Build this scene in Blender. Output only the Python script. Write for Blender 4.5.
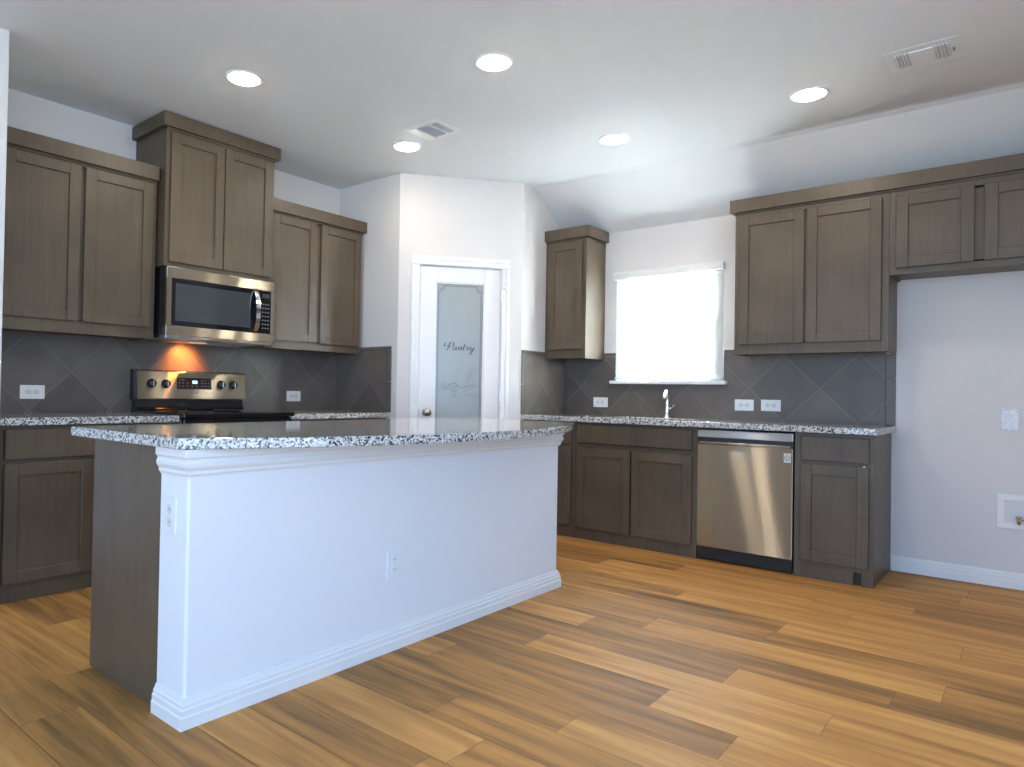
import bpy, bmesh, math, random
from mathutils import Vector, Matrix

for o in list(bpy.data.objects):
    bpy.data.objects.remove(o)
S = bpy.context.scene
COL = S.collection
R = math.radians

# ------------------------------------------------------------------ camera
cam_d = bpy.data.cameras.new('camera')
cam = bpy.data.objects.new('camera', cam_d)
COL.objects.link(cam)
S.camera = cam
cam_d.sensor_fit = 'HORIZONTAL'
cam_d.sensor_width = 36.0
cam_d.lens = 686.02 / 1024 * 36.0
cam_d.shift_x = 67.67 / 1024
cam_d.shift_y = 1.24 / 1024
cam_d.clip_start = 0.05
_yaw, _pit, _rol = R(40.906), R(0.693), R(-1.0245)
_fw = Vector((-math.sin(_yaw) * math.cos(_pit), math.cos(_yaw) * math.cos(_pit), math.sin(_pit)))
_rt = Vector((math.cos(_yaw), math.sin(_yaw), 0))
_up = _rt.cross(_fw)
_r2 = _rt * math.cos(_rol) - _up * math.sin(_rol)
_u2 = _rt * math.sin(_rol) + _up * math.cos(_rol)
_m = Matrix((_r2, _u2, -_fw)).transposed().to_4x4()
_m.translation = Vector((4.4108, -5.1575, 1.0673))
cam.matrix_world = _m

# ------------------------------------------------------------------ world, exposure
W = bpy.data.worlds.new('daylight')
S.world = W
W.use_nodes = True
_bg = W.node_tree.nodes['Background']
_wt = W.node_tree
_geo = _wt.nodes.new('ShaderNodeTexCoord')
_sep = _wt.nodes.new('ShaderNodeSeparateXYZ')
_rmp = _wt.nodes.new('ShaderNodeValToRGB')      # sunlit ground below the horizon, sky above it
_rmp.color_ramp.elements[0].position = 0.47
_rmp.color_ramp.elements[0].color = (0.58, 0.78, 1.0, 1)
_rmp.color_ramp.elements[1].position = 0.53
_rmp.color_ramp.elements[1].color = (0.36, 0.60, 1.0, 1)
_mr = _wt.nodes.new('ShaderNodeMapRange')
_mr.inputs['From Min'].default_value = -1
_wt.links.new(_geo.outputs['Generated'], _sep.inputs[0])
_wt.links.new(_sep.outputs[2], _mr.inputs[0])
_wt.links.new(_mr.outputs[0], _rmp.inputs[0])
_wt.links.new(_rmp.outputs[0], _bg.inputs[0])
SKY, SUNSIDE = 3.15, 190.0       # sky radiance in general, and towards the sun's quarter beyond the sink window
_my = _wt.nodes.new('ShaderNodeMapRange')
_my.interpolation_type = 'SMOOTHSTEP'
_my.inputs['From Min'].default_value = 0.5
_my.inputs['From Max'].default_value = 0.75
_mx = _wt.nodes.new('ShaderNodeMapRange')
_mx.interpolation_type = 'SMOOTHSTEP'
_mx.inputs['From Min'].default_value = 0.0
_mx.inputs['From Max'].default_value = 0.3
_neg = _wt.nodes.new('ShaderNodeMath')
_neg.operation = 'MULTIPLY'
_neg.inputs[1].default_value = -1.0
_mul = _wt.nodes.new('ShaderNodeMath')
_mul.operation = 'MULTIPLY'
_fin = _wt.nodes.new('ShaderNodeMath')
_fin.operation = 'MULTIPLY_ADD'
_fin.inputs[1].default_value = SUNSIDE
_fin.inputs[2].default_value = SKY
_wt.links.new(_sep.outputs[1], _my.inputs[0])
_wt.links.new(_sep.outputs[0], _neg.inputs[0])
_wt.links.new(_neg.outputs[0], _mx.inputs[0])
_wt.links.new(_my.outputs[0], _mul.inputs[0])
_wt.links.new(_mx.outputs[0], _mul.inputs[1])
_wt.links.new(_mul.outputs[0], _fin.inputs[0])
_wt.links.new(_fin.outputs[0], _bg.inputs[1])
_cm = _wt.nodes.new('ShaderNodeMix')
_cm.data_type = 'RGBA'
_cm.inputs[7].default_value = (0.94, 0.99, 1.0, 1)
_wt.links.new(_mul.outputs[0], _cm.inputs[0])
_wt.links.new(_rmp.outputs[0], _cm.inputs[6])
_wt.links.new(_cm.outputs[2], _bg.inputs[0])
S.view_settings.view_transform = 'Standard'
S.view_settings.look = 'None'
S.view_settings.gamma = 1.0
S.view_settings.use_curve_mapping = False
S.view_settings.exposure = 1.18
CAN_POWER = 45.0        # radiance of the recessed lamp lenses
S.cycles.max_bounces = 10
S.cycles.diffuse_bounces = 6
S.cycles.caustics_reflective = False
S.cycles.caustics_refractive = False
S.cycles.sample_clamp_indirect = 120.0


def portal(name, loc, rot, sx, sy):
    l = bpy.data.lights.new(name, 'AREA')
    l.shape = 'RECTANGLE'
    l.size, l.size_y = sx, sy
    l.cycles.is_portal = True
    o = bpy.data.objects.new(name, l)
    COL.objects.link(o)
    o.location, o.rotation_euler = loc, rot


# room dimensions (metres): x along the window wall, y out of it (negative = into the room)
H = 2.747          # flat ceiling
WS = 2.412         # window wall top, where the sloped ceiling lands
CR = -0.50         # crease between flat and sloped ceiling
XR, YR = 6.4, -9.0
PA = Vector((0.711, -1.4416, 0))      # pantry corners
PB = Vector((1.3121, -0.6609, 0))
ZC, ZCT = 0.909, 0.871                # counter top, counter underside
ZU, ZT = 1.3648, 1.4202               # wall cabinet underside, tile top
ZCR = 2.4174                          # crown top
DU, DB, DC = 0.3182, 0.6032, 0.645    # cabinet and counter depths


# ------------------------------------------------------------------ materials
def new_mat(name):
    m = bpy.data.materials.new(name)
    m.use_nodes = True
    nt = m.node_tree
    b = nt.nodes['Principled BSDF']
    return m, nt, b


def N(nt, t, **kw):
    n = nt.nodes.new(t)
    for k, v in kw.items():
        setattr(n, k, v)
    return n


def simple(name, col, rough=0.5, metal=0.0, bump=0.0, scale=200.0, spec=0.5, emit=None, estr=0.0):
    m, nt, b = new_mat(name)
    b.inputs['Base Color'].default_value = (*col, 1)
    b.inputs['Roughness'].default_value = rough
    b.inputs['Metallic'].default_value = metal
    b.inputs['Specular IOR Level'].default_value = spec
    if emit:
        b.inputs['Emission Color'].default_value = (*emit, 1)
        b.inputs['Emission Strength'].default_value = estr
    if bump:
        tc = N(nt, 'ShaderNodeTexCoord')
        nz = N(nt, 'ShaderNodeTexNoise')
        nz.inputs['Scale'].default_value = scale
        nz.inputs['Detail'].default_value = 3
        bp = N(nt, 'ShaderNodeBump')
        bp.inputs['Strength'].default_value = bump
        bp.inputs['Distance'].default_value = 0.002
        nt.links.new(tc.outputs['Object'], nz.inputs['Vector'])
        nt.links.new(nz.outputs['Fac'], bp.inputs['Height'])
        nt.links.new(bp.outputs['Normal'], b.inputs['Normal'])
    return m


def wood_mat():
    m, nt, b = new_mat('stained_wood')
    L = nt.links.new
    tc = N(nt, 'ShaderNodeTexCoord')
    mp = N(nt, 'ShaderNodeMapping')
    mp.inputs['Scale'].default_value = (34, 34, 2.2)
    n1 = N(nt, 'ShaderNodeTexNoise')
    n1.inputs['Scale'].default_value = 1.6
    n1.inputs['Detail'].default_value = 5
    n2 = N(nt, 'ShaderNodeTexNoise')
    n2.inputs['Scale'].default_value = 3.2
    n2.inputs['Detail'].default_value = 2
    mx = N(nt, 'ShaderNodeMath', operation='MULTIPLY_ADD')
    mx.inputs[1].default_value = 0.45
    sc = N(nt, 'ShaderNodeMath', operation='MULTIPLY')
    sc.inputs[1].default_value = 0.55
    rp = N(nt, 'ShaderNodeValToRGB')
    rp.color_ramp.elements[0].position = 0.30
    rp.color_ramp.elements[0].color = WOOD_D
    rp.color_ramp.elements[1].position = 0.72
    rp.color_ramp.elements[1].color = WOOD_L
    L(tc.outputs['Object'], mp.inputs[0])
    L(mp.outputs[0], n1.inputs['Vector'])
    L(tc.outputs['Object'], n2.inputs['Vector'])
    L(n2.outputs['Fac'], sc.inputs[0])
    L(n1.outputs['Fac'], mx.inputs[0])
    L(sc.outputs[0], mx.inputs[2])
    L(mx.outputs[0], rp.inputs[0])
    L(rp.outputs[0], b.inputs['Base Color'])
    b.inputs['Roughness'].default_value = 0.42
    bp = N(nt, 'ShaderNodeBump')
    bp.inputs['Strength'].default_value = 0.06
    bp.inputs['Distance'].default_value = 0.002
    L(n1.outputs['Fac'], bp.inputs['Height'])
    L(bp.outputs['Normal'], b.inputs['Normal'])
    return m


def granite_mat():
    m, nt, b = new_mat('speckled_granite')
    L = nt.links.new
    tc = N(nt, 'ShaderNodeTexCoord')
    v1 = N(nt, 'ShaderNodeTexVoronoi')
    v1.inputs['Scale'].default_value = 150
    v2 = N(nt, 'ShaderNodeTexVoronoi')
    v2.inputs['Scale'].default_value = 210
    nz = N(nt, 'ShaderNodeTexNoise')
    nz.inputs['Scale'].default_value = 120
    nz.inputs['Detail'].default_value = 4
    nz.inputs['Roughness'].default_value = 0.7
    for n in (v1, v2, nz):
        L(tc.outputs['Object'], n.inputs['Vector'])
    r1 = N(nt, 'ShaderNodeValToRGB')
    cr = r1.color_ramp
    cr.interpolation = 'CONSTANT'
    cr.elements[0].position = 0.0
    cr.elements[0].color = (0.04, 0.042, 0.05, 1)
    cr.elements[1].position = 0.17
    cr.elements[1].color = (0.62, 0.61, 0.58, 1)
    for p, c in ((0.52, (0.36, 0.33, 0.29, 1)), (0.62, (0.74, 0.73, 0.71, 1)), (0.84, (0.19, 0.19, 0.2, 1)), (0.93, (0.55, 0.5, 0.45, 1))):
        e = cr.elements.new(p)
        e.color = c
    sep = N(nt, 'ShaderNodeSeparateColor')
    L(v1.outputs['Color'], sep.inputs[0])
    L(sep.outputs[0], r1.inputs[0])
    r2 = N(nt, 'ShaderNodeValToRGB')
    r2.color_ramp.elements[0].position = 0.36
    r2.color_ramp.elements[0].color = (0, 0, 0, 1)
    r2.color_ramp.elements[1].position = 0.42
    r2.color_ramp.elements[1].color = (1, 1, 1, 1)
    L(nz.outputs['Fac'], r2.inputs[0])
    mx = N(nt, 'ShaderNodeMix', data_type='RGBA')
    mx.inputs[6].default_value = (0.06, 0.06, 0.065, 1)
    L(r2.outputs[0], mx.inputs[0])
    L(r1.outputs[0], mx.inputs[7])
    sep2 = N(nt, 'ShaderNodeSeparateColor')
    L(v2.outputs['Color'], sep2.inputs[0])
    mr = N(nt, 'ShaderNodeMapRange')
    mr.inputs['To Min'].default_value = 0.72
    mr.inputs['To Max'].default_value = 1.12
    L(sep2.outputs[1], mr.inputs[0])
    mul = N(nt, 'ShaderNodeMix', data_type='RGBA', blend_type='MULTIPLY')
    mul.inputs[0].default_value = 1
    L(mx.outputs[2], mul.inputs[6])
    L(mr.outputs[0], mul.inputs[7])
    L(mul.outputs[2], b.inputs['Base Color'])
    b.inputs['Roughness'].default_value = 0.06
    b.inputs['Specular IOR Level'].default_value = 0.5
    return m


def tile_mat():
    # UV carries the diagonal lattice: one unit per tile in each direction
    m, nt, b = new_mat('slate_tile')
    L = nt.links.new
    uv = N(nt, 'ShaderNodeUVMap')
    sep = N(nt, 'ShaderNodeSeparateXYZ')
    L(uv.outputs[0], sep.inputs[0])
    ms = []
    for k in (0, 1):
        fr = N(nt, 'ShaderNodeMath', operation='FRACT')
        L(sep.outputs[k], fr.inputs[0])
        sb = N(nt, 'ShaderNodeMath', operation='SUBTRACT')
        sb.inputs[1].default_value = 0.5
        L(fr.outputs[0], sb.inputs[0])
        ab = N(nt, 'ShaderNodeMath', operation='ABSOLUTE')
        L(sb.outputs[0], ab.inputs[0])
        ms.append(ab)
    mxm = N(nt, 'ShaderNodeMath', operation='MAXIMUM')
    L(ms[0].outputs[0], mxm.inputs[0])
    L(ms[1].outputs[0], mxm.inputs[1])
    gt = N(nt, 'ShaderNodeMath', operation='GREATER_THAN')
    gt.inputs[1].default_value = 0.4925
    L(mxm.outputs[0], gt.inputs[0])
    fl = N(nt, 'ShaderNodeVectorMath', operation='FLOOR')
    L(uv.outputs[0], fl.inputs[0])
    wn = N(nt, 'ShaderNodeTexWhiteNoise')
    L(fl.outputs[0], wn.inputs['Vector'])
    tc = N(nt, 'ShaderNodeTexCoord')
    nz = N(nt, 'ShaderNodeTexNoise')
    nz.inputs['Scale'].default_value = 7
    nz.inputs['Detail'].default_value = 5
    L(tc.outputs['Object'], nz.inputs['Vector'])
    ad = N(nt, 'ShaderNodeMath', operation='MULTIPLY_ADD')
    ad.inputs[1].default_value = 0.35
    L(wn.outputs['Value'], ad.inputs[0])
    s2 = N(nt, 'ShaderNodeMath', operation='MULTIPLY')
    s2.inputs[1].default_value = 0.65
    L(nz.outputs['Fac'], s2.inputs[0])
    L(s2.outputs[0], ad.inputs[2])
    rp = N(nt, 'ShaderNodeValToRGB')
    rp.color_ramp.elements[0].position = 0.25
    rp.color_ramp.elements[0].color = (0.104, 0.085, 0.071, 1)
    rp.color_ramp.elements[1].position = 0.75
    rp.color_ramp.elements[1].color = (0.156, 0.128, 0.107, 1)
    L(ad.outputs[0], rp.inputs[0])
    mx = N(nt, 'ShaderNodeMix', data_type='RGBA')
    L(gt.outputs[0], mx.inputs[0])
    L(rp.outputs[0], mx.inputs[6])
    mx.inputs[7].default_value = (0.20, 0.172, 0.147, 1)
    L(mx.outputs[2], b.inputs['Base Color'])
    b.inputs['Roughness'].default_value = 0.38
    bp = N(nt, 'ShaderNodeBump')
    bp.inputs['Strength'].default_value = 0.25
    bp.inputs['Distance'].default_value = 0.002
    bp.invert = True
    L(gt.outputs[0], bp.inputs['Height'])
    L(bp.outputs['Normal'], b.inputs['Normal'])
    return m


def floor_mat():
    m, nt, b = new_mat('vinyl_plank')
    L = nt.links.new
    at = N(nt, 'ShaderNodeAttribute', attribute_name='tone')
    sepc = N(nt, 'ShaderNodeSeparateColor')
    L(at.outputs['Color'], sepc.inputs[0])
    tc = N(nt, 'ShaderNodeTexCoord')
    # shift the grain per plank so that no two planks continue each other
    cmb = N(nt, 'ShaderNodeCombineXYZ')
    mo = N(nt, 'ShaderNodeMath', operation='MULTIPLY')
    mo.inputs[1].default_value = 37.0
    L(sepc.outputs[1], mo.inputs[0])
    L(mo.outputs[0], cmb.inputs[0])
    L(mo.outputs[0], cmb.inputs[2])
    av = N(nt, 'ShaderNodeVectorMath', operation='ADD')
    L(tc.outputs['Object'], av.inputs[0])
    L(cmb.outputs[0], av.inputs[1])
    m1 = N(nt, 'ShaderNodeMapping')
    m1.inputs['Scale'].default_value = (0.9, 11, 1)
    L(av.outputs[0], m1.inputs[0])
    n1 = N(nt, 'ShaderNodeTexNoise')
    n1.inputs['Scale'].default_value = 1.5
    n1.inputs['Detail'].default_value = 3
    n1.inputs['Distortion'].default_value = 0.5
    L(m1.outputs[0], n1.inputs['Vector'])
    m2 = N(nt, 'ShaderNodeMapping')
    m2.inputs['Scale'].default_value = (4, 90, 1)
    L(av.outputs[0], m2.inputs[0])
    n2 = N(nt, 'ShaderNodeTexNoise')
    n2.inputs['Scale'].default_value = 1.5
    n2.inputs['Detail'].default_value = 4
    L(m2.outputs[0], n2.inputs['Vector'])
    # tone + streaks + fine grain
    a1 = N(nt, 'ShaderNodeMath', operation='SUBTRACT')
    a1.inputs[1].default_value = 0.5
    L(n1.outputs['Fac'], a1.inputs[0])
    a2 = N(nt, 'ShaderNodeMath', operation='MULTIPLY_ADD')
    a2.inputs[1].default_value = 1.15
    L(a1.outputs[0], a2.inputs[0])
    L(sepc.outputs[0], a2.inputs[2])
    a3 = N(nt, 'ShaderNodeMath', operation='SUBTRACT')
    a3.inputs[1].default_value = 0.5
    L(n2.outputs['Fac'], a3.inputs[0])
    a4 = N(nt, 'ShaderNodeMath', operation='MULTIPLY_ADD')
    a4.inputs[1].default_value = 0.32
    L(a3.outputs[0], a4.inputs[0])
    L(a2.outputs[0], a4.inputs[2])
    rp = N(nt, 'ShaderNodeValToRGB')
    cr = rp.color_ramp
    cr.elements[0].position = 0.0
    cr.elements[0].color = (0.130, 0.070, 0.026, 1)
    cr.elements[1].position = 1.0
    cr.elements[1].color = (0.74, 0.395, 0.125, 1)
    for p, c in ((0.3, (0.30, 0.150, 0.048, 1)), (0.6, (0.53, 0.250, 0.068, 1))):
        e = cr.elements.new(p)
        e.color = c
    L(a4.outputs[0], rp.inputs[0])
    L(rp.outputs[0], b.inputs['Base Color'])
    b.inputs['Roughness'].default_value = 0.58
    b.inputs['Specular IOR Level'].default_value = 0.25
    bp = N(nt, 'ShaderNodeBump')
    bp.inputs['Strength'].default_value = 0.08
    bp.inputs['Distance'].default_value = 0.002
    L(n2.outputs['Fac'], bp.inputs['Height'])
    L(bp.outputs['Normal'], b.inputs['Normal'])
    return m


def steel_mat(name='brushed_steel', col=(0.66, 0.63, 0.58), rough=0.28, aniso=0.8, wave=0.0):
    """brushed metal: the grain runs sideways, so highlights smear up and down"""
    m, nt, b = new_mat(name)
    L = nt.links.new
    g = N(nt, 'ShaderNodeBsdfAnisotropic')
    g.inputs['Color'].default_value = (*col, 1)
    g.inputs['Roughness'].default_value = rough
    g.inputs['Anisotropy'].default_value = aniso
    tg = N(nt, 'ShaderNodeTangent', direction_type='RADIAL', axis='Z')
    L(tg.outputs[0], g.inputs['Tangent'])
    tc = N(nt, 'ShaderNodeTexCoord')
    mp = N(nt, 'ShaderNodeMapping')
    mp.inputs['Scale'].default_value = (2.6, 2.6, 1.6)
    nz = N(nt, 'ShaderNodeTexNoise')
    nz.inputs['Scale'].default_value = 1.6
    nz.inputs['Detail'].default_value = 0
    bp = N(nt, 'ShaderNodeBump')
    bp.inputs['Strength'].default_value = wave
    bp.inputs['Distance'].default_value = 0.05
    L(tc.outputs['Object'], mp.inputs[0])
    L(mp.outputs[0], nz.inputs['Vector'])
    L(nz.outputs['Fac'], bp.inputs['Height'])
    L(bp.outputs['Normal'], g.inputs['Normal'])
    L(g.outputs[0], nt.nodes['Material Output'].inputs[0])
    nt.nodes.remove(b)
    return m


def pane_mat():
    m, nt, b = new_mat('window_glass')
    L = nt.links.new
    out = nt.nodes['Material Output']
    t = N(nt, 'ShaderNodeBsdfTransparent')
    t.inputs[0].default_value = (0.94, 0.97, 0.97, 1)
    g = N(nt, 'ShaderNodeBsdfGlossy')
    g.inputs['Roughness'].default_value = 0.02
    f = N(nt, 'ShaderNodeFresnel')
    f.inputs[0].default_value = 1.45
    mx = N(nt, 'ShaderNodeMixShader')
    L(f.outputs[0], mx.inputs[0])
    L(t.outputs[0], mx.inputs[1])
    L(g.outputs[0], mx.inputs[2])
    L(mx.outputs[0], out.inputs[0])
    return m


def slat_mat():
    m, nt, b = new_mat('white_blind_slat')
    L = nt.links.new
    out = nt.nodes['Material Output']
    b.inputs['Base Color'].default_value = (0.86, 0.86, 0.85, 1)
    b.inputs['Roughness'].default_value = 0.4
    t = N(nt, 'ShaderNodeBsdfTranslucent')
    t.inputs[0].default_value = (0.85, 0.86, 0.86, 1)
    mx = N(nt, 'ShaderNodeMixShader')
    mx.inputs[0].default_value = 0.75
    L(b.outputs[0], mx.inputs[1])
    L(t.outputs[0], mx.inputs[2])
    L(mx.outputs[0], out.inputs[0])
    return m


WOOD_D = (0.078, 0.056, 0.035, 1)
WOOD_L = (0.138, 0.099, 0.061, 1)
M = dict(
    wood=wood_mat(), granite=granite_mat(), tile=tile_mat(), floor=floor_mat(),
    wall=simple('wall_paint', (0.715, 0.685, 0.665), 0.65, bump=0.05, scale=160),
    island_paint=simple('island_paint', (0.82, 0.83, 0.845), 0.8, bump=0.04, scale=160),
    ceiling=simple('ceiling_paint', (0.72, 0.73, 0.74), 0.8, bump=0.08, scale=120),
    trim=simple('white_trim', (0.82, 0.82, 0.81), 0.42, bump=0.02, scale=60),
    plastic=simple('white_plastic', (0.84, 0.83, 0.81), 0.35, bump=0.01),
    slot=simple('dark_slot', (0.16, 0.155, 0.15), 0.5, bump=0.01),
    receptacle=simple('receptacle_plastic', (0.70, 0.69, 0.68), 0.4, bump=0.01),
    film=simple('plastic_film', (0.80, 0.80, 0.83), 0.12, bump=0.9, scale=70),
    black=simple('black_enamel', (0.012, 0.012, 0.013), 0.18, bump=0.01),
    blackglass=simple('black_glass', (0.010, 0.010, 0.012), 0.04, bump=0.003, scale=3),
    window_glass_dark=simple('oven_window', (0.055, 0.063, 0.068), 0.06, bump=0.003, scale=3),
    knob=simple('knob_black', (0.02, 0.02, 0.02), 0.25, bump=0.01),
    steel=steel_mat(col=(0.66, 0.60, 0.48), rough=0.26, aniso=0.88, wave=0.015),
    steel_panel=steel_mat('dishwasher_steel', (0.53, 0.475, 0.375), rough=0.25, aniso=0.9, wave=0.03),
    steel_blue=steel_mat('steel_strip', (0.62, 0.63, 0.66)),
    chrome=simple('chrome', (0.80, 0.80, 0.80), 0.10, 1.0, bump=0.01),
    nickel=simple('satin_nickel', (0.42, 0.39, 0.36), 0.25, 1.0, bump=0.01),
    brass=simple('brass', (0.55, 0.36, 0.16), 0.3, 1.0, bump=0.01),
    kick=simple('black_kick', (0.015, 0.015, 0.016), 0.4, bump=0.02),
    grey=simple('vent_grey', (0.55, 0.56, 0.60), 0.6, bump=0.02),  # plain grey of the louvre panels and grease filter
    vent=simple('vent_white', (0.80, 0.80, 0.80), 0.45, bump=0.01),
    ink=simple('etched_ink', (0.055, 0.062, 0.07), 0.5, bump=0.01),
    etch=simple('etched_pale', (0.29, 0.325, 0.335), 0.5, bump=0.01),
    etch_line=simple('etched_border', (0.17, 0.205, 0.22), 0.5, bump=0.01),
    frost=simple('frosted_glass', (0.37, 0.405, 0.41), 0.22, bump=0.03, scale=300),
    display=simple('clock_display', (0.01, 0.02, 0.03), 0.1, bump=0.003, emit=(0.35, 0.75, 1.0), estr=1.2),
    legend=simple('panel_legend', (0.11, 0.12, 0.14), 0.4, bump=0.01),
    badge=simple('badge_grey', (0.66, 0.65, 0.63), 0.3, bump=0.01),
    lens=simple('lamp_lens', (0.9, 0.9, 0.9), 0.5, bump=0.01, emit=(1.0, 0.89, 0.74), estr=CAN_POWER),
    hoodlens=simple('hood_lamp_lens', (0.9, 0.8, 0.6), 0.4, bump=0.01, emit=(1.0, 0.42, 0.10), estr=0.5),
    pane=pane_mat(), slat=slat_mat(),
)


# ------------------------------------------------------------------ mesh helpers
ID = lambda u, d, z: (u, d, z)
STOVE = lambda u, d, z: (d, u, z)        # u runs along y, d out of the x = 0 wall
BACK = lambda u, d, z: (u, -d, z)        # u runs along x, d out of the y = 0 wall


class MB:
    def __init__(self, f=ID):
        self.bm = bmesh.new()
        self.f = f

    def _v(self, p):
        return self.bm.verts.new(self.f(*p))

    def box(self, a0, a1, b0, b1, c0, c1, bev=0.0, seg=1):
        t = bmesh.new()
        vs = [t.verts.new(p) for p in ((a0, b0, c0), (a1, b0, c0), (a1, b1, c0), (a0, b1, c0), (a0, b0, c1), (a1, b0, c1), (a1, b1, c1), (a0, b1, c1))]
        for q in ((0, 3, 2, 1), (4, 5, 6, 7), (0, 1, 5, 4), (1, 2, 6, 5), (2, 3, 7, 6), (3, 0, 4, 7)):
            t.faces.new([vs[i] for i in q])
        if bev:
            bmesh.ops.bevel(t, geom=t.edges[:], offset=bev, segments=seg, affect='EDGES', profile=0.5)
        self.take(t)
        return self

    def take(self, t):
        mp = {v: self._v(v.co) for v in t.verts}
        for f in t.faces:
            nf = self.bm.faces.new([mp[v] for v in f.verts])
            nf.smooth = f.smooth
        t.free()

    def prism(self, poly, axis, a, b, smooth=False):
        """poly: 2D outline; extruded along axis from a to b. axis 'z': (x,y); 'u': (d,z); 'd': (u,z)"""
        def P(p, h):
            return {'z': (p[0], p[1], h), 'u': (h, p[0], p[1]), 'd': (p[0], h, p[1])}[axis]
        A = [self._v(P(p, a)) for p in poly]
        B = [self._v(P(p, b)) for p in poly]
        self.bm.faces.new(A)
        self.bm.faces.new(B[::-1])
        n = len(poly)
        for i in range(n):
            f = self.bm.faces.new((A[i], B[i], B[(i + 1) % n], A[(i + 1) % n]))
            f.smooth = smooth
        return self

    def cyl(self, p0, p1, r0, r1=None, n=24, cap=True):
        r1 = r0 if r1 is None else r1
        p0, p1 = Vector(p0), Vector(p1)
        ax = (p1 - p0).normalized()
        s = ax.orthogonal().normalized()
        t = ax.cross(s)
        rings = []
        for p, r in ((p0, r0), (p1, r1)):
            rings.append([self._v(p + (s * math.cos(2 * math.pi * i / n) + t * math.sin(2 * math.pi * i / n)) * r) for i in range(n)])
        for i in range(n):
            f = self.bm.faces.new((rings[0][i], rings[0][(i + 1) % n], rings[1][(i + 1) % n], rings[1][i]))
            f.smooth = True
        if cap:
            self.bm.faces.new(rings[0][::-1])
            self.bm.faces.new(rings[1])
        return self

    def lathe(self, c, axis, prof, n=28):
        """prof: list of (radius, distance along axis)"""
        c, ax = Vector(c), Vector(axis).normalized()
        s = ax.orthogonal().normalized()
        t = ax.cross(s)
        rings = []
        for r, h in prof:
            if r < 1e-6:
                rings.append([self._v(c + ax * h)])
            else:
                rings.append([self._v(c + ax * h + (s * math.cos(2 * math.pi * i / n) + t * math.sin(2 * math.pi * i / n)) * r) for i in range(n)])
        for a, b in zip(rings, rings[1:]):
            for i in range(n):
                j = (i + 1) % n
                q = [a[i % len(a)], a[j % len(a)], b[j % len(b)], b[i % len(b)]]
                u = []
                for v in q:
                    if v not in u:
                        u.append(v)
                if len(u) > 2:
                    f = self.bm.faces.new(u)
                    f.smooth = True
        return self

    def tube(self, pts, rad, n=12):
        pts = [Vector(p) for p in pts]
        rr = rad if isinstance(rad, (list, tuple)) else [rad] * len(pts)
        prev = None
        rings = []
        for i, p in enumerate(pts):
            d = (pts[min(i + 1, len(pts) - 1)] - pts[max(i - 1, 0)]).normalized()
            s = d.orthogonal().normalized() if prev is None else (prev - d * prev.dot(d)).normalized()
            prev = s
            t = d.cross(s)
            rings.append([self._v(p + (s * math.cos(2 * math.pi * k / n) + t * math.sin(2 * math.pi * k / n)) * rr[i]) for k in range(n)])
        for a, b in zip(rings, rings[1:]):
            for k in range(n):
                f = self.bm.faces.new((a[k], a[(k + 1) % n], b[(k + 1) % n], b[k]))
                f.smooth = True
        self.bm.faces.new(rings[0][::-1])
        self.bm.faces.new(rings[-1])
        return self

    def build(self, name, mat, parent=None, local=False):
        bm = self.bm
        bmesh.ops.recalc_face_normals(bm, faces=bm.faces[:])
        if parent is not None and not local:
            off = parent.location.copy()
            p = parent.parent
            while p is not None:
                off += p.location
                p = p.parent
            for v in bm.verts:
                v.co -= off
        me = bpy.data.meshes.new(name)
        bm.to_mesh(me)
        bm.free()
        me.materials.append(M[mat])
        o = bpy.data.objects.new(name, me)
        COL.objects.link(o)
        if parent is not None:
            o.parent = parent
        return o


def tag(o, label=None, cat=None, group=None, kind=None):
    for k, v in (('label', label), ('category', cat), ('group', group), ('kind', kind)):
        if v:
            o[k] = v
    return o


def thing(name, label, cat, loc=(0, 0, 0), rz=0.0, group=None):
    e = bpy.data.objects.new(name, None)
    e.empty_display_size = 0.1
    e.location = loc
    e.rotation_euler = (0, 0, rz)
    COL.objects.link(e)
    return tag(e, label, cat, group)


def struct(o):
    o['kind'] = 'structure'
    return o


def dup(root, loc, rz, label):
    c = root.copy()
    COL.objects.link(c)
    c.location = loc
    c.rotation_euler = (0, 0, rz)
    c['label'] = label
    for ch in list(root.children):
        d = ch.copy()
        COL.objects.link(d)
        d.parent = c
        for g in list(ch.children):
            h = g.copy()
            COL.objects.link(h)
            h.parent = d
    return c


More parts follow.
